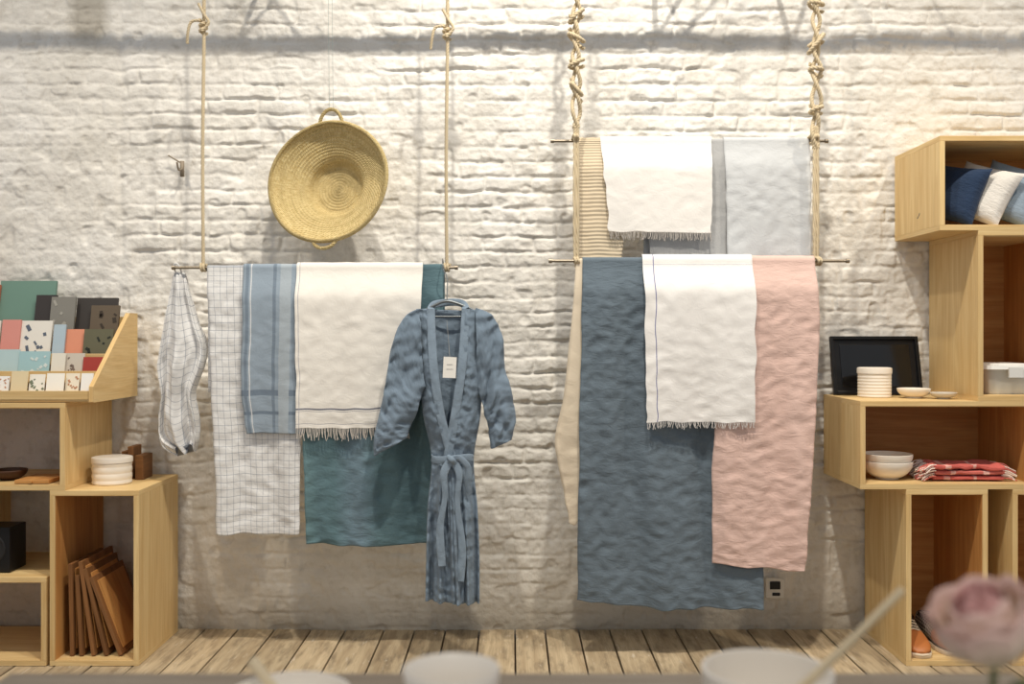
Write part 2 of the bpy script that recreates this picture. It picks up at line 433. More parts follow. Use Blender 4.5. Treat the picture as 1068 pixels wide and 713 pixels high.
m_robe=fabric('chambray',(120,136,152),.16,crinkle=.6,csc=(28,36,1))
m_robe_l=fabric('chambray_band',(130,146,162),.12,crinkle=.45,csc=(28,36,1))
m_throw=fabric('slate_blue_linen',(104,117,128),.13,crinkle=.5,csc=(22,56,1))
m_pink=fabric('pink_linen',(218,188,178),.07,crinkle=.42,csc=(22,56,1))
m_white2=fabric('white_cotton_blue_stripe',(234,232,230),.03,bands=[('u',.038,.0016,(90,94,150)),('v',.575,.0016,(110,114,155)),('v',.02,.001,(160,160,176))],crinkle=.25,csc=iso)
m_white3=fabric('white_cotton',(236,233,229),.03,crinkle=.25,csc=iso)
m_ltgrey=fabric('pale_grey_linen',(200,203,206),.07,crinkle=.35,csc=iso)
m_midgrey=fabric('mid_grey_linen',(178,179,180),.07,crinkle=.25,csc=iso)
m_beige=fabric('ribbed_beige',(216,201,176),.06,rib=(.0125,(190,174,148)),crinkle=.15)
m_cream=fabric('cream_linen',(226,212,190),.05,crinkle=.3,csc=iso)
# left rail
cloth('checked_tea_towel',LR,[(215,0),(219,370),(224,470),(227,557)],[(318,0),(316,370),(314,470),(313,557)],0,m_grid,3,amp=.019,fine=.003)
cloth('striped_blue_towel',LR,[(252,0),(253,340),(251,400),(257,452)],[(322,0),(322,340),(321,400),(318,452)],1.3,m_bluegrey,5,amp=.013,fine=.0016)
cloth('teal_linen_throw',LR,[(318,0),(318,370),(317,470),(320,566)],[(463,0),(460,380),(454,480),(451,566)],1.0,m_teal,8,amp=.020,own=.006,fine=.004,bow=.012,back=.5)
cloth('white_fringed_towel',LR,[(307,0),(308,340),(309,400),(309,446)],[(440,0),(438,340),(434,400),(426,446)],2.8,m_white1,11,amp=.013,fine=.0018,fringe=(.04,(215,208,200)))
# right upper rail
cloth('ribbed_beige_blanket',RU,[(599,0),(600,190),(600,250),(600,300)],[(650,0),(652,190),(650,250),(648,300)],1.0,m_beige,14,amp=.006)
cloth('grey_linen_towel',RU,[(672,0),(674,190),(677,230),(679,290)],[(760,0),(759,190),(758,230),(758,290)],0,m_midgrey,15,amp=.006)
cloth('pale_grey_linen_throw',RU,[(756,0),(757,190),(758,230),(759,292)],[(846,0),(846,190),(845,230),(845,292)],1.2,m_ltgrey,16,amp=.010,fine=.0026)
cloth('white_fringed_towel',RU,[(627,0),(630,180),(633,210),(635,241)],[(744,0),(743,180),(743,210),(742,243)],2.3,m_white3,17,amp=.010,back=.3,fringe=(.028,(190,184,178)))
# right lower rail
cloth('cream_linen_throw',RL,[(601,0),(592,380),(580,460),(588,512),(594,546)],[(640,0),(640,380),(630,460),(622,500),(600,548)],0,m_cream,20,amp=.014,back=.5,fine=.002)
cloth('slate_linen_throw',RL,[(608,0),(606,360),(603,500),(602,626)],[(790,0),(792,360),(795,500),(796,634)],1.1,m_throw,22,amp=.024,own=.007,fine=.004,bow=.015,back=.8,cell=.007)
cloth('pink_linen_throw',RL,[(748,0),(747,380),(744,500),(744,588)],[(853,0),(853,380),(846,500),(838,596)],2.5,m_pink,25,amp=.021,own=.004,fine=.0034,back=.6,cell=.0075)
cloth('white_striped_towel',RL,[(672,0),(673,340),(674,400),(674,440)],[(788,0),(788,340),(787,400),(787,440)],3.9,m_white2,27,amp=.018,fine=.0018,fringe=(.022,(215,212,210)))
# gathered checked cloth hung by its corner loop
mb=MB(); P=[];UV=[]
E=[((181,284),(194,284)),((178,305),(198,305)),((173,335),(206,335)),((168,362),(215,358)),((166,382),(214,380)),((169,410),(204,408)),((166,438),(207,432)),((169,460),(208,452)),((184,471),(204,466))]
n=70;m=56; dq=.225
for i in range(n):
    t=i/(n-1); a=pl([e[0] for e in E],t); b=pl([e[1] for e in E],t); row=[];ur=[]
    for j in range(m*2):
        th=2*math.pi*j/(m*2); s=.5-.5*math.cos(th)
        px=a[0]+(b[0]-a[0])*s; py=a[1]+(b[1]-a[1])*s
        dep=(.010+.024*math.sin(math.pi*min(1,t*1.05))**.7)*math.sin(th)
        k=min(1,.3+t*1.5)
        fold=.013*math.sin(th*5+2.5*t+2*noise.noise(Vector((t*3,0,1))))*k+.006*math.sin(th*11-3*t)*k+.012*noise.noise(Vector((s*5,t*7,2)))+.005*noise.noise(Vector((s*14,t*20,6)))
        p=W(px,py+5*math.sin(th*5)*t,dq); row.append((p.x,-(dq+dep+fold),p.z)); ur.append((j/(m*2)*.34,t*.66))
    P.append(row);UV.append(ur)
mb.grid(P,UV,0,True); mb.add(P[-1],[tuple(range(m*2))],None,0)
pt=W(187,286,dq); mb.tube(spline([pt+Vector((-.008,0,0)),(pt.x-.012,-LR[0],LR[1]),(pt.x-.002,-LR[0]-.004,LR[1]+.016),(pt.x+.01,-LR[0],LR[1]),pt+Vector((.01,0,0))],14),.003,6)
mb.obj('gathered_checked_cloth',[m_grid])
# ---------------------------------------------------------------- robe
e=empty('linen_robe_on_hanger',W(468,470,.37))
dR=.36
def wr(x,z,s,a): return a*noise.noise(Vector((x*14,z*9,s)))+a*.6*(ridge(Vector((x*22+z*8,z*22-x*6,s)))-.5)+a*.35*(ridge(Vector((x*34-z*18,z*38+x*12,s+4)))-.5)+a*.15*noise.noise(Vector((x*60,z*50,s)))
def panel(Lp,Rp,d_of,seed,name,amp=.011,uvw=.25):
    mb=MB(); P=[];UV=[]; nr=160;nc=44
    for i in range(nr):
        t=i/(nr-1); a=pl(Lp,t); b=pl(Rp,t); row=[];ur=[]
        for j in range(nc):
            s=j/(nc-1); px=a[0]+(b[0]-a[0])*s; py=a[1]+(b[1]-a[1])*s
            p=W(px,py,.37); d=d_of(s,t)+wr(p.x,p.z,seed,amp)
            row.append((p.x,-d,p.z)); ur.append((s*uvw,t*1.0))
        P.append(row);UV.append(ur)
    mb.grid(P,UV); return mb.obj(name,[m_robe],parent=e,solid=.0022)
ys=[322,380,430,477,530,580,626]
LX=[434,438,441,450,446,445,444]; RX=[504,503,501,494,498,500,500]
il=[449,452,459,471,477,480,482]; ir=[486,482,475,467,468,470,473]
pleat=lambda s,t:(.016*math.sin(s*15+2*t)+.007*math.sin(s*33))*max(0,min(1,(t-.5)*4))
waist=lambda t: 1-.3*math.exp(-((t-.5)/.06)**2)
lp=list(zip(LX,ys)); rp=list(zip(RX,[y+2 for y in ys]))
panel(lp,rp,lambda s,t:dR-.022*math.sin(math.pi*s),31,'back_panel',.004)
panel(lp,list(zip(il,ys)),lambda s,t:dR+.002+(.045*math.sin(math.pi*.5*min(1,s*1.3))*waist(t))*min(1,.25+t*4)+pleat(s,t),32,'front_left')
panel(list(zip(ir,ys)),rp,lambda s,t:dR+.004+(.047*math.sin(math.pi*.5*min(1,(1-s)*1.3))*waist(t))*min(1,.25+t*4)+.006*t+pleat(s+.6,t),33,'front_right')
def sleeve(S,name,seed):
    mb=MB(); P=[];UV=[]; nr=80;nc=68
    for i in range(nr):
        t=i/(nr-1); a=pl([q[0] for q in S],t); b=pl([q[1] for q in S],t); row=[];ur=[]
        A=W(a[0],a[1],.37);B=W(b[0],b[1],.37)
        for j in range(nc):
            th=2*math.pi*j/nc; c=(A+B)/2+(A-B)/2*math.cos(th)
            dep=.030*min(1,.4+t)*math.sin(th)
            w=wr(c.x+dep,c.z,seed,.015)+.014*math.sin(t*15+c.x*60+seed)*math.sin(math.pi*t)*(.4+.8*noise.noise(Vector((t*4,c.x*12,seed))))
            row.append((c.x+w*.3,-(dR+.022+dep*1.0+w),c.z)); ur.append((j/nc*.4,t*.45))
        P.append(row);UV.append(ur)
    mb.grid(P,UV,0,True); mb.obj(name,[m_robe],parent=e,solid=.002)
    return P
PL=sleeve([((438,322),(443,402)),((424,329),(440,410)),((412,350),(436,422)),((405,385),(433,434)),((398,425),(429,443)),((391,455),(426,449)),((391,475),(424,456))],'sleeve_left',41)
PR=sleeve([((496,321),(497,402)),((512,328),(500,412)),((523,348),(504,424)),((527,380),(507,436)),((533,410),(510,446)),((538,435),(511,455)),((533,458),(512,467))],'sleeve_right',42)
def ribbon(mb,pts,w,n=60,th=.0035,mat=0,face=None):
    c=spline(pts,n); P=[];UV=[];L=0
    for i in range(n):
        T=(c[min(i+1,n-1)]-c[max(i-1,0)]).normalized(); 
        Nn=Vector((0,-1,0)) if face is None else face(c[i])
        Nn=(Nn-T*Nn.dot(T)).normalized(); S=T.cross(Nn)
        if i: L+=(c[i]-c[i-1]).length
        tw=w(i/(n-1)) if callable(w) else w
        P.append([c[i]+S*tw/2*math.cos(a)*1+Nn*th*math.sin(a)+Nn*.004*noise.noise(Vector((L*25,math.cos(a)*1.5,7))) for a in [k*math.pi/6 for k in range(12)]])
        UV.append([(k*.008,L) for k in range(12)])
    mb.grid(P,UV,mat,True); mb.add(P[0],[tuple(range(12))],None,mat); mb.add(P[-1],[tuple(range(12))],None,mat)
mb=MB()
for xs in (il,ir):
    pts=[W(x,y,dR+(.018 if k==0 else .05 if k<3 else .045)+(.002 if xs is ir else 0)) for k,(x,y) in enumerate(zip(xs[:4],ys[:4]))]
    ribbon(mb,pts,.031,th=.0025)
ribbon(mb,[W(449,323,dR+.018),W(452,318,dR-.002),W(460,316,dR-.018),W(475,315,dR-.018),W(483,317,dR-.002),W(486,322,dR+.02)],.026,40,.002)
mb.obj('collar_band',[m_robe_l],parent=e)
mb=MB()
cx=W(472,478,.37).x; zb=W(0,477,.37).z
pts=[(cx+.072*math.cos(a),-(dR+.018+.040*math.sin(a)),zb+.004*math.sin(2*a)) for a in [k*2*math.pi/24 for k in range(25)]]
ribbon(mb,pts,.026,96,.002,0,lambda p:Vector((p.x-cx,(p.y+dR+.018)*3,0)).normalized())
kd=dR+.066; K=W(471,479,kd)
mb.tube(spline([K+Vector((-.014,.004,.010)),K+Vector((-.004,-.006,.004)),K+Vector((.005,-.008,-.004)),K+Vector((.012,.002,-.014))],14),lambda t:.011-.003*abs(t-.5)*2,10,flat=(1,.7))
ribbon(mb,[W(470,480,kd),W(463,494,kd+.006),W(464,518,kd+.006),W(459,552,kd+.004),W(461,590,kd+.004)],lambda t:.024+.005*math.sin(t*9),60,.002)
ribbon(mb,[W(472,480,kd),W(479,494,kd+.006),W(477,525,kd+.006),W(482,570,kd+.004),W(480,606,kd+.004)],lambda t:.024+.005*math.sin(t*8+1),60,.002)
ribbon(mb,[W(471,479,kd),W(480,478,kd+.008),W(488,487,kd+.006),W(489,500,kd+.001)],lambda t:.016+.01*t,30,.002)
mb.obj('waist_tie',[m_robe_l],parent=e)
mb=MB()
hd=dR+.005
mb.tube(spline([W(436,328,hd),W(450,320,hd),W(466,314,hd),W(484,319,hd),W(502,327,hd)],30),.005,8)
mb.tube([W(440,330,hd),W(498,330,hd)],.003,8)
rx=W(462,0,LR[0]).x
mb.tube(spline([W(466,314,hd),Vector((W(466,314,hd).x,-.335,LR[1]-.045)),Vector((rx+.006,-.325,LR[1]-.012)),Vector((rx+.003,-.315,LR[1]+.012)),Vector((rx,-.27,LR[1]+.03)),Vector((rx,-.232,LR[1]+.018)),Vector((rx,-.226,LR[1]-.002))],40),.002,8)
mb.obj('hanger',[plain('hanger_metal',(120,125,128),.35,metal=.7)],parent=e)
mb=MB(); tg=W(469,383,dR+.064)
mb.box(tg,(.045,.0012,.072),Euler((0,.05,0))); mb.box(tg+Vector((0,-.001,.01)),(.02,.0006,.0015),mat=1); mb.box(tg+Vector((0,-.001,-.006)),(.024,.0006,.0012),mat=1)
mb.tube(spline([tg+Vector((0,0,.034)),W(468,358,dR+.03),W(466,334,hd)],12),.0008,5,1)
mb.obj('price_tag',[plain('tag_card',(240,238,232),.7),plain('tag_print',(150,148,144))],smooth=False,parent=e)
# ---------------------------------------------------------------- straw basket
bc=W(344,191,.17)
e=empty('straw_basket',bc)
Mx=Matrix.Translation(bc)@Euler((math.radians(82),math.radians(0),math.radians(-12))).to_matrix().to_4x4()
R0=.226
raw=[(0.001,-.092),(.03,-.094),(.06,-.094),(.088,-.092),(.098,-.080),(.108,-.060),(.125,-.045),(.155,-.028),(.19,-.008),(.212,.010),(.224,.026)]
pts=[]
for k in range(len(raw)-1):
    seg_l=math.hypot(raw[k+1][0]-raw[k][0],raw[k+1][1]-raw[k][1]); nn=max(4,int(seg_l/.0023))
    for q in range(nn):
        u=q/nn; pts.append((raw[k][0]+(raw[k+1][0]-raw[k][0])*u,raw[k][1]+(raw[k+1][1]-raw[k][1])*u))
pts.append(raw[-1]); L=0; ins=[]
for k,(r,z) in enumerate(pts):
    if k: L+=math.hypot(r-pts[k-1][0],z-pts[k-1][1])
    ins.append((r,z+.0028*abs(math.sin(L*math.pi/.0115))))
outp=[(r+.005,z-.009+.0025*abs(math.sin(i*.75))) for i,(r,z) in enumerate(pts)]
outp[0]=(.001,outp[0][1])
prof=ins+[(R0+.004,.030),(R0+.008,.024)]+outp[::-1]
t=NT('straw'); uv=t.uv()
a=t.noise(t.map(uv,(230,40,1)),1,3,.6); b=t.noise(t.map(uv,(14,40,1)),1,3); ring=t.noise(t.map(uv,(3,95,1)),1,2)
sx=t.node('ShaderNodeSeparateXYZ'); t.l.new(uv,sx.inputs[0])
tw=t.math('SINE',t.math('ADD',t.math('MULTIPLY',sx.outputs[0],520.),t.math('MULTIPLY',sx.outputs[1],900.)))
col=t.mix(t.ramp(a,.3,.7),lin((238,220,168)),lin((200,174,116)))
col=t.mix(t.math('MULTIPLY',t.ramp(b,.45,.7),.35),col,lin((172,148,98)))
col=t.mix(t.math('MULTIPLY',t.ramp(ring,.5,.7),.35),col,lin((176,150,98)))
M_straw=t.out(col,.8,t.bump(t.math('ADD',tw,t.math('MULTIPLY',a,2.)),.7,.002),0,.15)
mb=MB(); mb.lathe(prof,140,Mx,wob=lambda a,z:1+.012*math.sin(2*a+.5)+.004*math.sin(5*a)); mb.obj('bowl',[M_straw],parent=e)
mb=MB()
for s in(1,-1):
    k=[]
    for q in range(15):
        a=math.pi*q/14; k.append(Mx@Vector((.045*math.cos(a),s*(.212+(.062 if s>0 else .04)*math.sin(a)),.018+.01*math.sin(a))))
    rope(mb,k,.007,.03)
wobf=lambda a:1+.012*math.sin(2*a+.5)+.004*math.sin(5*a)
rope(mb,[Mx@Vector((.225*wobf(a)*math.cos(a),.225*wobf(a)*math.sin(a),.028)) for a in [2*math.pi*q/48 for q in range(49)]],.006,.025)
mb.obj('handles_and_rim',[M_straw],parent=e)
mb=MB(); tp=Mx@Vector((0,.272,.027))
for s in(-.006,.008): mb.tube([(tp.x+s,tp.y,tp.z-.004),(tp.x+s,-.19,PZ+.0)],.0007,5)
mb.tube([(tp.x-.03,-.19,PZ),(tp.x+.03,-.25,PZ)],.004,6)
mb.obj('hanging_wire',[plain('wire',(150,165,162),.4)],parent=e)
# ---------------------------------------------------------------- small wall things
mb=MB(); p=W(190,176,.012)
mb.box(p+Vector((0,.0,0)),(.014,.01,.06)); mb.tube(spline([p,p+Vector((0,-.04,-.01)),p+Vector((.0,-.06,.015))],12),.004,8); mb.tube([p+Vector((0,0,.02)),p+Vector((-.05,-.01,.05))],.003,8)
mb.obj('wall_hook',[plain('rusty_metal',(150,138,122),.6,.2,.2)])
mb=MB(); p=W(808,613,.02)
mb.box(p,(.07,.012,.075)); mb.box(p+Vector((0,-.007,.012)),(.04,.006,.03),mat=1); mb.box(p+Vector((.004,-.007,-.022)),(.03,.005,.012),mat=1)
mb.obj('power_outlet',[plain('outlet_plastic',(215,210,200),.4),M_dark],smooth=False,bevel=.002)
# ---------------------------------------------------------------- card display (left)
e=empty('wooden_card_display',(-1.78,-.22,.906))
mb=MB()
def side(x):
    pr=[(-.425,.908),(-.425,.962),(-.095,1.222),(-.018,1.222),(-.018,.908)]
    v=[(x,y,z) for y,z in pr]+[(x+.016,y,z) for y,z in pr]; k=5
    f=[(0,1,2,3,4),(9,8,7,6,5)]+[(i,(i+1)%k,(i+1)%k+k,i+k) for i in range(k)]
    uv=[[(5+v[q][1],300+v[q][2]) for q in fc] for fc in f[:2]]+[[(5+v[q][1]+v[q][2]*.5,300+v[q][0]) for q in fc] for fc in f[2:]]
    mb.add(v,f,uv,0)
side(-1.456); side(-2.12)
for d,z,hh in((.375,.925,.03),(.285,.98,.04),(.195,1.04,.04),(.105,1.10,.04)):
    mb.box((-1.78,-d,z-.006),(.648,.088,.012)); mb.box((-1.78,-(d+.042),z+hh/2-.008),(.648,.008,hh))
mb.box((-1.78,-.022,1.06),(.648,.008,.30)); mb.box((-1.78,-.22,.914),(.648,.39,.012))
mb.obj('display_frame',[M_pine],smooth=False,parent=e,bevel=.001)
cols={}
def cm(c):
    if c not in cols: cols[c]=plain('card_%d_%d_%d'%c,c,.6,.04)
    return cols[c]
def stand(mb,mats,px0,px1,ptop,d,zb,c,th=.006,lean=-12,label=None,lb='bars'):
    xa,xb=xat(px0,d),xat(px1,d); zt=W(0,ptop,d).z; h=zt-zb
    if cm(c) not in mats: mats.append(cm(c))
    R=Euler((math.radians(lean),0,0)); cc=Vector(((xa+xb)/2,-d,zb+h/2)); w=xb-xa
    mb.box(cc,(w-.002,th,h),R,mats.index(cm(c)))
    if label:
        if cm(label) not in mats: mats.append(cm(label))
        mi=mats.index(cm(label)); rr=random.Random(int(px0*7+d*1000)); Rm=R.to_matrix()
        for k in range(9):
            a=rr.uniform(-.38,.38);b=rr.uniform(-.38,.38)
            RR=(Rm@Euler((0,rr.uniform(-1,1),0)).to_matrix()).to_euler()
            mb.box(cc+Rm@Vector((a*w,-th/2-.0006,b*h)),(w*rr.uniform(.06,.14),.001,h*rr.uniform(.05,.16)),RR,mi)
mb=MB(); ms=[]
stand(mb,ms,-40,-2,296,.07,1.098,(190,120,90),.012)
stand(mb,ms,-2,57,292,.055,1.098,(110,142,130),.012)
stand(mb,ms,36,58,307,.088,1.098,(58,54,54),.01)
stand(mb,ms,52,78,309,.105,1.098,(128,126,120),.01,label=(160,158,150))
stand(mb,ms,79,122,310,.075,1.098,(62,58,56),.01); stand(mb,ms,94,124,318,.1,1.098,(98,86,72),.01,label=(60,52,44))
stand(mb,ms,-50,0,334,.18,1.036,(225,220,210),.01)
stand(mb,ms,1,21,333,.185,1.036,(212,144,134),.01); stand(mb,ms,21,54,334,.178,1.036,(226,222,214),.01,label=(90,100,115))
stand(mb,ms,55,68,338,.195,1.036,(172,190,202),.008); stand(mb,ms,67,88,343,.185,1.036,(218,146,118),.008)
stand(mb,ms,87,118,343,.2,1.036,(98,96,76),.01,label=(40,44,38))
mb.obj('notebooks',ms,smooth=False,parent=e)
mb=MB(); ms=[]
stand(mb,ms,-2,20,364,.27,.976,(176,200,204),.004); stand(mb,ms,19,52,366,.275,.976,(158,192,198),.004,label=(205,215,214))
stand(mb,ms,53,68,368,.285,.976,(222,218,206),.004); stand(mb,ms,67,88,368,.275,.976,(198,190,178),.004,label=(120,105,96)); stand(mb,ms,86,110,372,.285,.976,(160,62,54),.004)
stand(mb,ms,-50,-3,366,.275,.976,(210,170,150),.004)
x=-40
i=0
cc=[(244,241,232),(236,228,210),(240,240,238),(222,206,170),(238,235,225)]
while x<96:
    w=random.randint(14,20); stand(mb,ms,x,x+w-1,random.randint(386,393),.36+random.uniform(-.01,.01),.921,cc[i%5],.003,label=[(120,130,110),None,(190,140,110),None][i%4]); x+=w;i+=1
mb.obj('greeting_cards',ms,smooth=False,parent=e)
# ---------------------------------------------------------------- ceramics
def lathe_obj(name,prof,loc,mats,seg=56,wob=None,rot=None,extra=None):
    mb=MB(); Mm=Matrix.Translation(loc)
    if rot: Mm=Mm@rot.to_matrix().to_4x4()
    mb.lathe(prof,seg,Mm,0,wob)
    if extra: extra(mb,Mm)
    return mb.obj(name,mats,angle=50)
def bowlprof(r,h,foot=.5,th=.004,y0=0):
    o=[(0.001,y0),(r*foot,y0),(r*foot,y0+.004)]
    for k in range(1,11):
        u=k/10; o.append((r*foot+(r-r*foot)*math.sin(u*math.pi/2)**.9,y0+.004+(h-.004)*u**1.3))
    o.append((r-th*.5,y0+h+.001))
    for k in range(10,0,-1):
        u=k/10; o.append((max(.001,(r*foot+(r-r*foot)*math.sin(u*math.pi/2)**.9)-th),y0+.008+(h-.008)*u**1.3))
    o.append((.001,y0+.007)); return o
def jar(name,px,wpx,hpx,d,zb,mat,ribs):
    s=F/(DC-d); r=wpx/s/2; h=hpx/s; mb=MB(); x=xat(px,d)
    bh_=h*.78; o=[(.001,0),(r*.93,0),(r*.97,.004)]
    for k in range(41):
        u=k/40; o.append((r*.97-(.0018*(1-abs(math.cos(u*ribs*math.pi)))),.004+(bh_-.004)*u))
    o+=[(r*.93,bh_+.001),(r*1.0,bh_+.002),(r*1.0,h-.006),(r*.985,h-.002),(r*.9,h),(.001,h-.001)]
    mb.lathe(o,64,Matrix.Translation((x,-d,zb)))
    return mb.obj(name,[mat],angle=50)
jar('white_lidded_jar',912,35,31,.2,.9125,M_ceram,7)
jar('white_lidded_jar',117,41,28,.25,.6045,M_ceram,3)
lathe_obj('small_bowl',bowlprof(.058,.034),(xat(953,.25),-.25,.9125),[M_ceram])
lathe_obj('small_bowl',bowlprof(.046,.022),(xat(984,.3),-.3,.9125),[M_ceramg])
mb=MB()
for k in range(2): mb.lathe(bowlprof(.088,.062,.45,.004,k*.026),56,Matrix.Translation((xat(925,.3),-.3,.629)))
mb.obj('stacked_serving_bowls',[M_ceram],angle=50)
mb=MB()
mb.lathe(bowlprof(.06,.035,.5),48,Matrix.Translation((xat(10,.3),-.3,.6255)))
mb.obj('dark_wooden_bowl',[plain('dark_wood',(74,48,32),.5)])
mb=MB(); mb.box((xat(44,.33),-.33,.6325),(.12,.16,.012),g=1); mb.tube([(xat(44,.33),-.41,.6325),(xat(44,.33),-.42,.6325)],.005,8)
mb.obj('cutting_board',[M_pine_bounce],smooth=False,bevel=.004)
mb=MB(); xx=xat(146,.1); mb.box((xx-.02,-.1,.605+.06),(.02,.09,.12)); mb.box((xx+.022,-.12,.605+.045),(.03,.1,.09)); mb.box((xx-.05,-.09,.605+.05),(.02,.07,.10),mat=0)
mb.obj('wooden_blocks',[M_board],smooth=False,bevel=.002)
# black tray leaning on wall
e2=Matrix.Translation((xat(917,.1),-.085,.914))@Euler((math.radians(-14),0,math.radians(0))).to_matrix().to_4x4()
mb=MB(); w,h=.335,.225
mb.box((0,0,h/2),(w,.006,h),M=e2)
for sx_ in(-1,1): mb.box((sx_*(w/2-.006),-.008,h/2),(.012,.012,h),M=e2)
for z in(.006,h-.006): mb.box((0,-.008,z),(w-.024,.012,.012),M=e2)
mb.box((0,-.004,h/2),(w-.07,.003,h-.06),mat=1,M=e2)
mb.obj('black_serving_tray',[M_dark,plain('black_gloss',(10,11,14),.12,spec=.6)],smooth=False,bevel=.002)
# folded red textile
mb=MB()
for k in range(3):
    P=[];UV=[]
    for i in range(24):
        row=[];ur=[]
        th=2*math.pi*i/24
        for j in range(40):
            s=j/39; x=1.475+.24*s+.008*math.sin(k*3)
            wv=.010*noise.noise(Vector((x*14,math.cos(th)*1.5,k*3)))+.005*noise.noise(Vector((x*40,math.cos(th)*4,k*3)))
            y=-.3+(.078+.012*noise.noise(Vector((x*9,k,1))))*max(-1,min(1,1.25*math.cos(th)))-.004*k; z=.640+.019*k+.0105*math.sin(th)*(1-.12*abs(math.cos(th)))+wv*(k/2+.1)
            row.append((x,y,z));ur.append((s*.27,i*.01))
        P.append(row);UV.append(ur)
    P.append(P[0]);UV.append([(u,.24) for u,_ in UV[0]])
    mb.grid(P,UV,k%2)
    mb.add([P[i][0] for i in range(24)],[tuple(range(24))],None,k%2); mb.add([P[i][39] for i in range(24)],[tuple(range(24))],None,k%2)
for i in range(150):
    y=-.3+random.uniform(-.085,.07); z=.64+random.uniform(0,.05); sd=1 if i%4==0 else -1
    x=1.478 if sd<0 else 1.712
    mb.tube([(x,y,z),(x+sd*.02,y-.003,z-.002),(x+sd*random.uniform(.035,.055),y+random.uniform(-.02,.01),max(.632,z-.016))],.0021,4,1 if i%3==0 else 2)
mb.obj('folded_red_scarf',[fabric('red_cloth',(208,104,96),.15,bands=[('u',.05,.012,(236,182,172)),('u',.16,.006,(236,190,180))]),fabric('red_pattern_light',(212,116,106),.15,bands=[('u',.07,.01,(236,190,180)),('u',.2,.012,(236,190,180))]),plain('fringe_pale',(240,222,212),.9)])
# plastic container
mb=MB()
def rbox(mb,cx,cy,z0,z1,w0,d0,w1,d1,mat=0):
    P=[]
    for z,w,dd in((z0,w0*.1,d0*.1),(z0,w0,d0),((z0+z1)/2,(w0+w1)/2,(d0+d1)/2),(z1,w1,d1),(z1,w1*.1,d1*.1)):
        row=[]
        for k in range(40):
            a=2*math.pi*k/40; c,s=math.cos(a),math.sin(a)
            row.append((cx+w/2*math.copysign(abs(c)**.4,c),cy+dd/2*math.copysign(abs(s)**.4,s),z))
        P.append(row)
    mb.grid(P,None,mat,True)
cx=1.745
rbox(mb,cx,-.27,.9335,1.02,.17,.20,.2,.24); rbox(mb,cx,-.27,1.02,1.034,.215,.26,.21,.25,1); rbox(mb,cx,-.27,1.034,1.04,.15,.18,.14,.17,1)
mb.box((cx,-.405,1.01),(.05,.008,.035),mat=1)
mb.obj('plastic_storage_container',[plain('frosted_plastic',(205,205,198),.25,.02,spec=.5),plain('lid_plastic',(228,228,224),.3,.02)],angle=40)
# pillows
def pillow(mat,loc,size,thick,rot):
    mb=MB(); n=26
    R=Matrix.Translation(loc)@rot.to_matrix().to_4x4()
    for sgn in(1,-1):
        P=[];UV=[]
        for i in range(n+1):
            row=[];ur=[]
            for j in range(n+1):
                u=2*i/n-1;v=2*j/n-1
                pin=1-.10*(1-abs(u)**2)*abs(v)**4; pin2=1-.10*(1-abs(v)**2)*abs(u)**4
                z=sgn*thick/2*max(0,(1-u**4)*(1-v**4))**.55+sgn*.006*noise.noise(Vector((u*3,v*3,loc[0]*9)))*(1-u*u)*(1-v*v)
                row.append(R@Vector((u*size[0]/2*pin2,v*size[1]/2*pin,z))); ur.append((u*.2,v*.2))
            P.append(row if sgn>0 else row[::-1]);UV.append(ur if sgn>0 else ur[::-1])
        mb.grid(P,UV)
    return mb.obj('throw_pillow',[mat])
m_navy=fabric('navy_linen',(46,62,88),.15); m_pw=fabric('white_pillow',(226,222,216),.04); m_pb=fabric('washed_blue',(146,162,178),.2)
def prot(az,tilt,roll): 
    return (Matrix.Rotation(math.radians(tilt),3,'Y')@Matrix.Rotation(math.radians(az),3,'Z')@Matrix.Rotation(math.radians(90),3,'X')@Matrix.Rotation(math.radians(roll),3,'Z')).to_euler()
pillow(m_navy,(1.572,-.31,1.640),(.21,.215),.085,prot(-50,20,0))
pillow(m_pw,(1.665,-.32,1.640),(.22,.215),.08,prot(-46,28,0))
pillow(m_pb,(1.772,-.31,1.640),(.23,.215),.09,prot(-40,28,0))
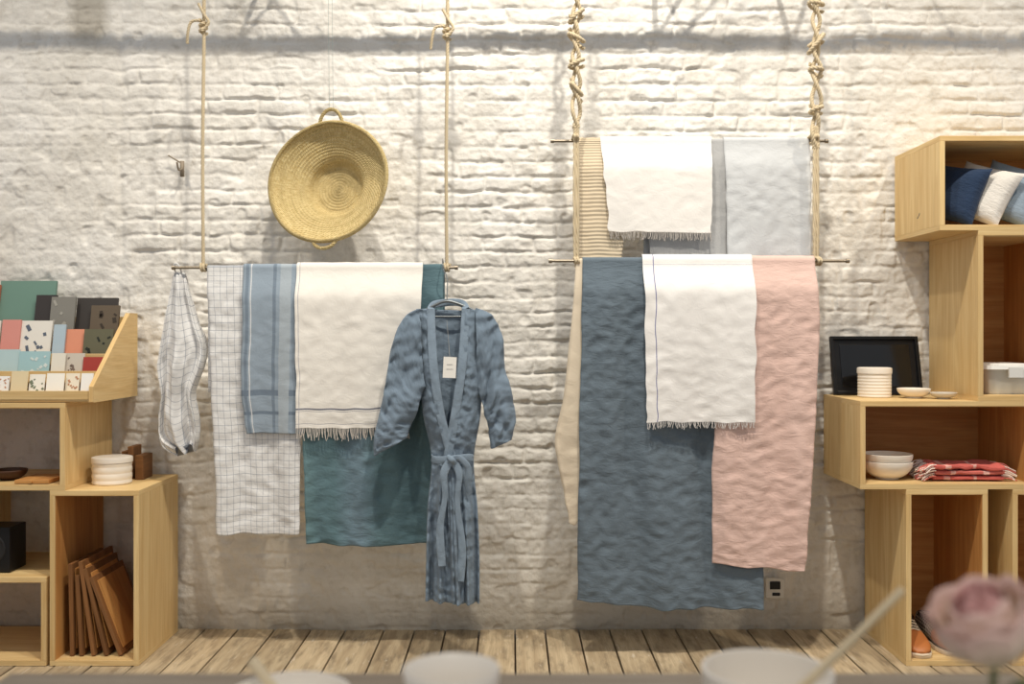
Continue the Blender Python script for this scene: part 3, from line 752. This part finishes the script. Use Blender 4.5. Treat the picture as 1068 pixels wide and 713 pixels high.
# shoes
def shoe(x,y,ang,mats):
    mb=MB(); Rr=Matrix.Translation((x,y,.0215))@Matrix.Rotation(ang,4,'Z')
    S=[(-.135,.012,.012,.022),(-.125,.032,.012,.034),(-.095,.042,.012,.045),(-.06,.044,.012,.055),(-.02,.038,.012,.068),(.02,.034,.012,.08),(.07,.034,.012,.088),(.11,.032,.012,.092),(.13,.02,.014,.09)]
    P=[];UV=[]
    for k,(yy,hw,z0_,z1_) in enumerate(S):
        row=[];ur=[]
        for q in range(24):
            a=2*math.pi*q/24; c,s=math.cos(a),math.sin(a)
            row.append(Rr@Vector((hw*math.copysign(abs(c)**.7,c),yy,(z0_+z1_)/2+(z1_-z0_)/2*math.copysign(abs(s)**.8,s)))); ur.append((q*.01,yy))
        P.append(row);UV.append(ur)
    mb.grid(P[:5],UV[:5],0,True); mb.grid(P[4:],UV[4:],1,True); mb.add(P[0],[tuple(range(24))],None,0); mb.add(P[-1],[tuple(range(24))],None,1)
    P=[]
    for z,k in((0,.97),(.0,1.02),(.012,1.05),(.016,1.0)):
        out=[(-.14,.0)]+[(yy,hw) for yy,hw,_,_ in S]+[(.136,0)]
        pts_=[(hw*k,yy*k) for yy,hw in out]+[(-hw*k,yy*k) for yy,hw in out[-2:0:-1]]
        P.append([Rr@Vector((a,b,z)) for a,b in pts_])
    mb.grid(P,None,2,True); mb.add(P[0],[tuple(range(len(P[0])))],None,2)
    for q in range(4):
        mb.tube([Rr@Vector((-.02,-.03+q*.018,.066+q*.006)),Rr@Vector((0,-.03+q*.018,.072+q*.006)),Rr@Vector((.02,-.026+q*.018,.066+q*.006))],.0022,6,2)
    P=[[Rr@Vector((.024*math.cos(a)*k,.075+.045*math.sin(a)*k,.086+z)) for a in [2*math.pi*q/20 for q in range(20)]] for k,z in((1.15,-.004),(1.1,.006),(.9,.006),(.8,-.004),(.01,-.006))]
    mb.grid(P,None,3,True)
    return mb
m_tan=plain('tan_leather',(190,118,66),.4); m_pat=fabric('patterned_shoe_cloth',(60,54,50),.1,grid=(.012,.004,(220,205,180))); m_sole=plain('shoe_sole',(222,205,180),.6); m_in=plain('shoe_inside',(70,50,36),.8)
a=shoe(1.435,-.27,-.12,None); b=shoe(1.54,-.25,.1,None); o=len(a.v)
a.v+=b.v; a.f+=[tuple(k+o for k in f) for f in b.f]; a.uv+=b.uv; a.mi+=b.mi
a.obj('pair_of_shoes',[m_tan,m_pat,m_sole,m_in],angle=60)
# leaning boards in lower left crate
mb=MB()
bx_=[-1.545,-1.512,-1.47,-1.425,-1.375]; an=[-1,-3,-8,-14,-21]; hs=[.32,.28,.33,.31,.29]
for x,a,h in zip(bx_,an,hs):
    R=Euler((0,math.radians(a),0)); base=Vector((x+.012,-.25,.0225+abs(math.sin(math.radians(a)))*.008))
    mb.box(base+R.to_matrix()@Vector((0,0,h/2)),(.014,.27,h),R,g=2)
    mb.box(base+R.to_matrix()@Vector((.009,0,h/2)),(.004,.23,h-.04),R,g=2,mat=1)
mb.obj('leaning_wooden_boards',[M_board,M_pine_bounce],smooth=False,bevel=.001)
# speaker
mb=MB(); mb.box((xat(0,.33)-.02,-.3,.306+.08),(.14,.12,.158)); 
mb.lathe([(.001,0),(.045,0),(.05,.004),(.055,.0)],32,Matrix.Translation((xat(0,.33)-.02,-.361,.39))@Euler((math.pi/2,0,0)).to_matrix().to_4x4(),1)
mb.obj('black_speaker',[M_dark,plain('speaker_mesh',(40,40,42),.8)],smooth=False,bevel=.008)
# ---------------------------------------------------------------- foreground table
yT=-DC+1.25; zT=.72
mb=MB()
for k in range(6): mb.box((0,yT-.07-k*.14,zT-.014),(1.24,.138,.028),g=0)
for sx_ in(-1,1):
    for yy in(yT-.07,yT-.76): mb.box((sx_*.55,yy,(zT-.028)/2),(.05,.05,zT-.028),g=2)
    mb.box((sx_*.55,yT-.415,zT-.065),(.022,.64,.07),g=1)
for yy in(yT-.07,yT-.76): mb.box((0,yy,zT-.065),(1.05,.022,.07),g=0)
mb.obj('wooden_table',[M_table],smooth=False,bevel=.002)
def C(px,py,dep): return W(px,py,DC-dep)
p=C(472,0,.96)
def handle(mb,M):
    mb.tube(spline([M@Vector((-.038,.0,.075)),M@Vector((-.054,-.0,.074)),M@Vector((-.058,0,.05)),M@Vector((-.048,0,.026)),M@Vector((-.032,0,.024))],20),.0045,10)
lathe_obj('ceramic_cup',[(.001,0),(.028,0),(.031,.004),(.036,.03),(.041,.07),(.0455,.099),(.0445,.101),(.0425,.099),(.038,.07),(.033,.03),(.028,.008),(.001,.006)],(p.x,p.y,zT+.001),[M_ceram],extra=handle,wob=lambda a,z:1+.05*math.exp(-((a-math.pi*1.0)/.4)**2)*(z>.09))
p=C(800,0,1.0); lathe_obj('ceramic_bowl',bowlprof(.064,.086,.5,.004),(p.x,p.y,zT+.001),[M_ceram])
pb=p
p=C(302,0,1.05); lathe_obj('ceramic_bowl',bowlprof(.063,.046,.5,.004),(p.x,p.y,zT+.001),[M_ceram])
pl2=p
M_stick=plain('spoon_wood',(222,204,170),.5,.08)
mb=MB(); A=Vector((pb.x-.02,pb.y+.0,zT+.022)); B=C(941,615,.93)
mb.tube(spline([A,A.lerp(B,.5)+Vector((0,0,-.004)),B],20),lambda t:.0048-.0012*t,10)
mb.lathe([(.001,-.004),(.012,-.003),(.017,.003),(.016,.005),(.011,.0),(.001,-.001)],24,Matrix.Translation(A+Vector((-.008,0,-.004)))@Euler((0,-.5,0)).to_matrix().to_4x4())
mb.obj('wooden_spoon',[M_stick])
mb=MB(); A=Vector((pl2.x+.01,pl2.y,zT+.016)); B=C(262,688,1.07)
mb.tube(spline([A,A.lerp(B,.5),B],12),lambda t:.004+.003*t,10,flat=(1,.6)); mb.obj('wooden_spoon',[M_stick])
# rose in bud vase
rc=C(1027,650,.75)
e=empty('dried_rose_in_vase',(rc.x+.01,rc.y,zT))
def petalmat(name,a,b):
    t=NT(name); uv=t.uv(); sx=t.node('ShaderNodeSeparateXYZ'); t.l.new(uv,sx.inputs[0])
    n=t.noise(t.map(uv,(18,2,1)),1,3)
    return t.out(t.mix(t.ramp(t.math('ADD',sx.outputs[1],t.math('MULTIPLY',n,.5)),.4,1.2),lin(a),lin(b)),.7,t.bump(n,.3,.002),0,.2)
mp=[petalmat('rose_petal_outer',(232,222,192),(226,192,180)),petalmat('rose_petal_inner',(236,206,192),(212,160,154))]
mb=MB(); rnd=random.Random(3)
for k in range(6):
    n=3+k; rk=.007+.0053*k
    for q in range(n):
        a0=2*math.pi*q/n+k*.7; P=[];UV=[]
        for i in range(12):
            h=i/11; row=[];ur=[]
            for j in range(11):
                s=j/10*2-1
                wid=(math.pi/n*1.5)*(math.sin(math.pi*min(1,.15+.7*h))**.6)
                rad=rk*(.35+.75*math.sin(math.pi*.5*min(1,h*1.5)))*(1-.22*h*h*(1 if k<4 else .25))+ (.003*h**3 if k>3 else 0)
                a=a0+s*wid; zz=-.030+h*(.060-.003*k)+.003*math.cos(s*2.5)*h+.002*noise.noise(Vector((a*2,h*3,k)))
                rad+=.002*noise.noise(Vector((a*3,h*5,k+9)))
                row.append(rc+Vector((rad*math.cos(a),rad*math.sin(a),zz))); ur.append((s,h))
            P.append(row);UV.append(ur)
        mb.grid(P,UV,1 if k<3 else 0)
Rt=Matrix.Translation(rc)@Euler((math.radians(12),math.radians(-24),0)).to_matrix().to_4x4()@Matrix.Translation(-rc)
mb.v=[tuple(Rt@Vector(v)) for v in mb.v]
mb.obj('bloom',mp,parent=e,solid=.0006)
mb=MB(); vb=Vector((rc.x+.01,rc.y,zT))
mb.tube(spline([vb+Vector((0,0,.01)),vb+Vector((.004,0,.10)),rc+Vector((.008,.004,-.06)),rc+Rt.to_3x3()@Vector((0,0,-.028))],24),.0028,8)
for s,(dx,dz) in enumerate([(.03,-.055),(.035,-.035),(-.02,-.05)]):
    o=rc+Vector((.008,0,-.065)); tip=rc+Vector((dx,-.01,dz)); P=[]
    for i in range(9):
        u=i/8; c=o.lerp(tip,u)+Vector((0,0,.006*math.sin(u*math.pi))); w=.009*math.sin(math.pi*min(1,u*.95+.02))
        P.append([c+Vector((0,w,-.002)),c,c+Vector((0,-w,-.002))])
    mb.grid(P)
for q in range(5):
    a=q*1.256; o=rc+Rt.to_3x3()@Vector((0,0,-.03)); P=[]
    for i in range(6):
        u=i/5; c=Rt.to_3x3()@Vector(((.004+.022*math.sin(u*1.5))*math.cos(a),(.004+.022*math.sin(u*1.5))*math.sin(a),.012*u)); w=Rt.to_3x3()@Vector((-math.sin(a),math.cos(a),0))*.005*(1-u)
        P.append([o+c-w,o+c+w])
    mb.grid(P)
mb.obj('stem_and_leaves',[plain('stem_green',(112,116,76),.6)],parent=e)
mb=MB(); mb.lathe([(.001,0),(.028,0),(.031,.006),(.032,.05),(.024,.08),(.011,.095),(.010,.112),(.013,.118),(.011,.118),(.008,.11),(.009,.095),(.02,.078),(.028,.05),(.027,.008),(.001,.006)],40,Matrix.Translation(vb+Vector((0,0,.001))))
mb.obj('bud_vase',[M_ceramg],parent=e)
# ---------------------------------------------------------------- light
w=bpy.data.worlds.new('World'); scene.world=w; w.use_nodes=True
bg=w.node_tree.nodes['Background']; bg.inputs[0].default_value=(.95,.97,1,1); bg.inputs[1].default_value=.46
def spot(name,loc,tgt,E,ang,col=(1,.92,.79),r=.05,blend=1):
    l=bpy.data.lights.new(name,'SPOT'); l.energy=E; l.spot_size=math.radians(ang); l.spot_blend=blend; l.color=col; l.shadow_soft_size=r
    o=bpy.data.objects.new(name,l); o.location=loc; o.rotation_euler=(Vector(tgt)-Vector(loc)).to_track_quat('-Z','Y').to_euler(); scene.collection.objects.link(o)
spot('added_table_fill',(.52,-1.8,4.2),(.35,0,.6),290,88)
spot('added_table_fill',(-.25,-1.8,4.2),(-.2,0,.6),230,88)
spot('added_table_fill',(2.3,-1.7,4.0),(1.8,0,.8),170,70,(1,.88,.7))
spot('added_table_fill',(-2.2,-1.7,4.0),(-1.8,0,.5),150,66,(1,.88,.7))
spot('added_table_fill',(.1,-4.6,3.2),(.1,-3.0,.7),95,60,(1,.94,.85),.12)  # added fill that brightens the foreground ceramics, not a known lamp
# ---------------------------------------------------------------- camera
cd=bpy.data.cameras.new('camera'); cam=bpy.data.objects.new('camera',cd); scene.collection.objects.link(cam)
cam.location=(0,-DC,HZ); cam.rotation_euler=(math.pi/2,0,0); cd.sensor_width=36; cd.lens=F/1068*36
cd.shift_y=-6.5/1068; cd.clip_start=.05
cd.dof.use_dof=True; cd.dof.focus_distance=3.65; cd.dof.aperture_fstop=3.2
scene.camera=cam
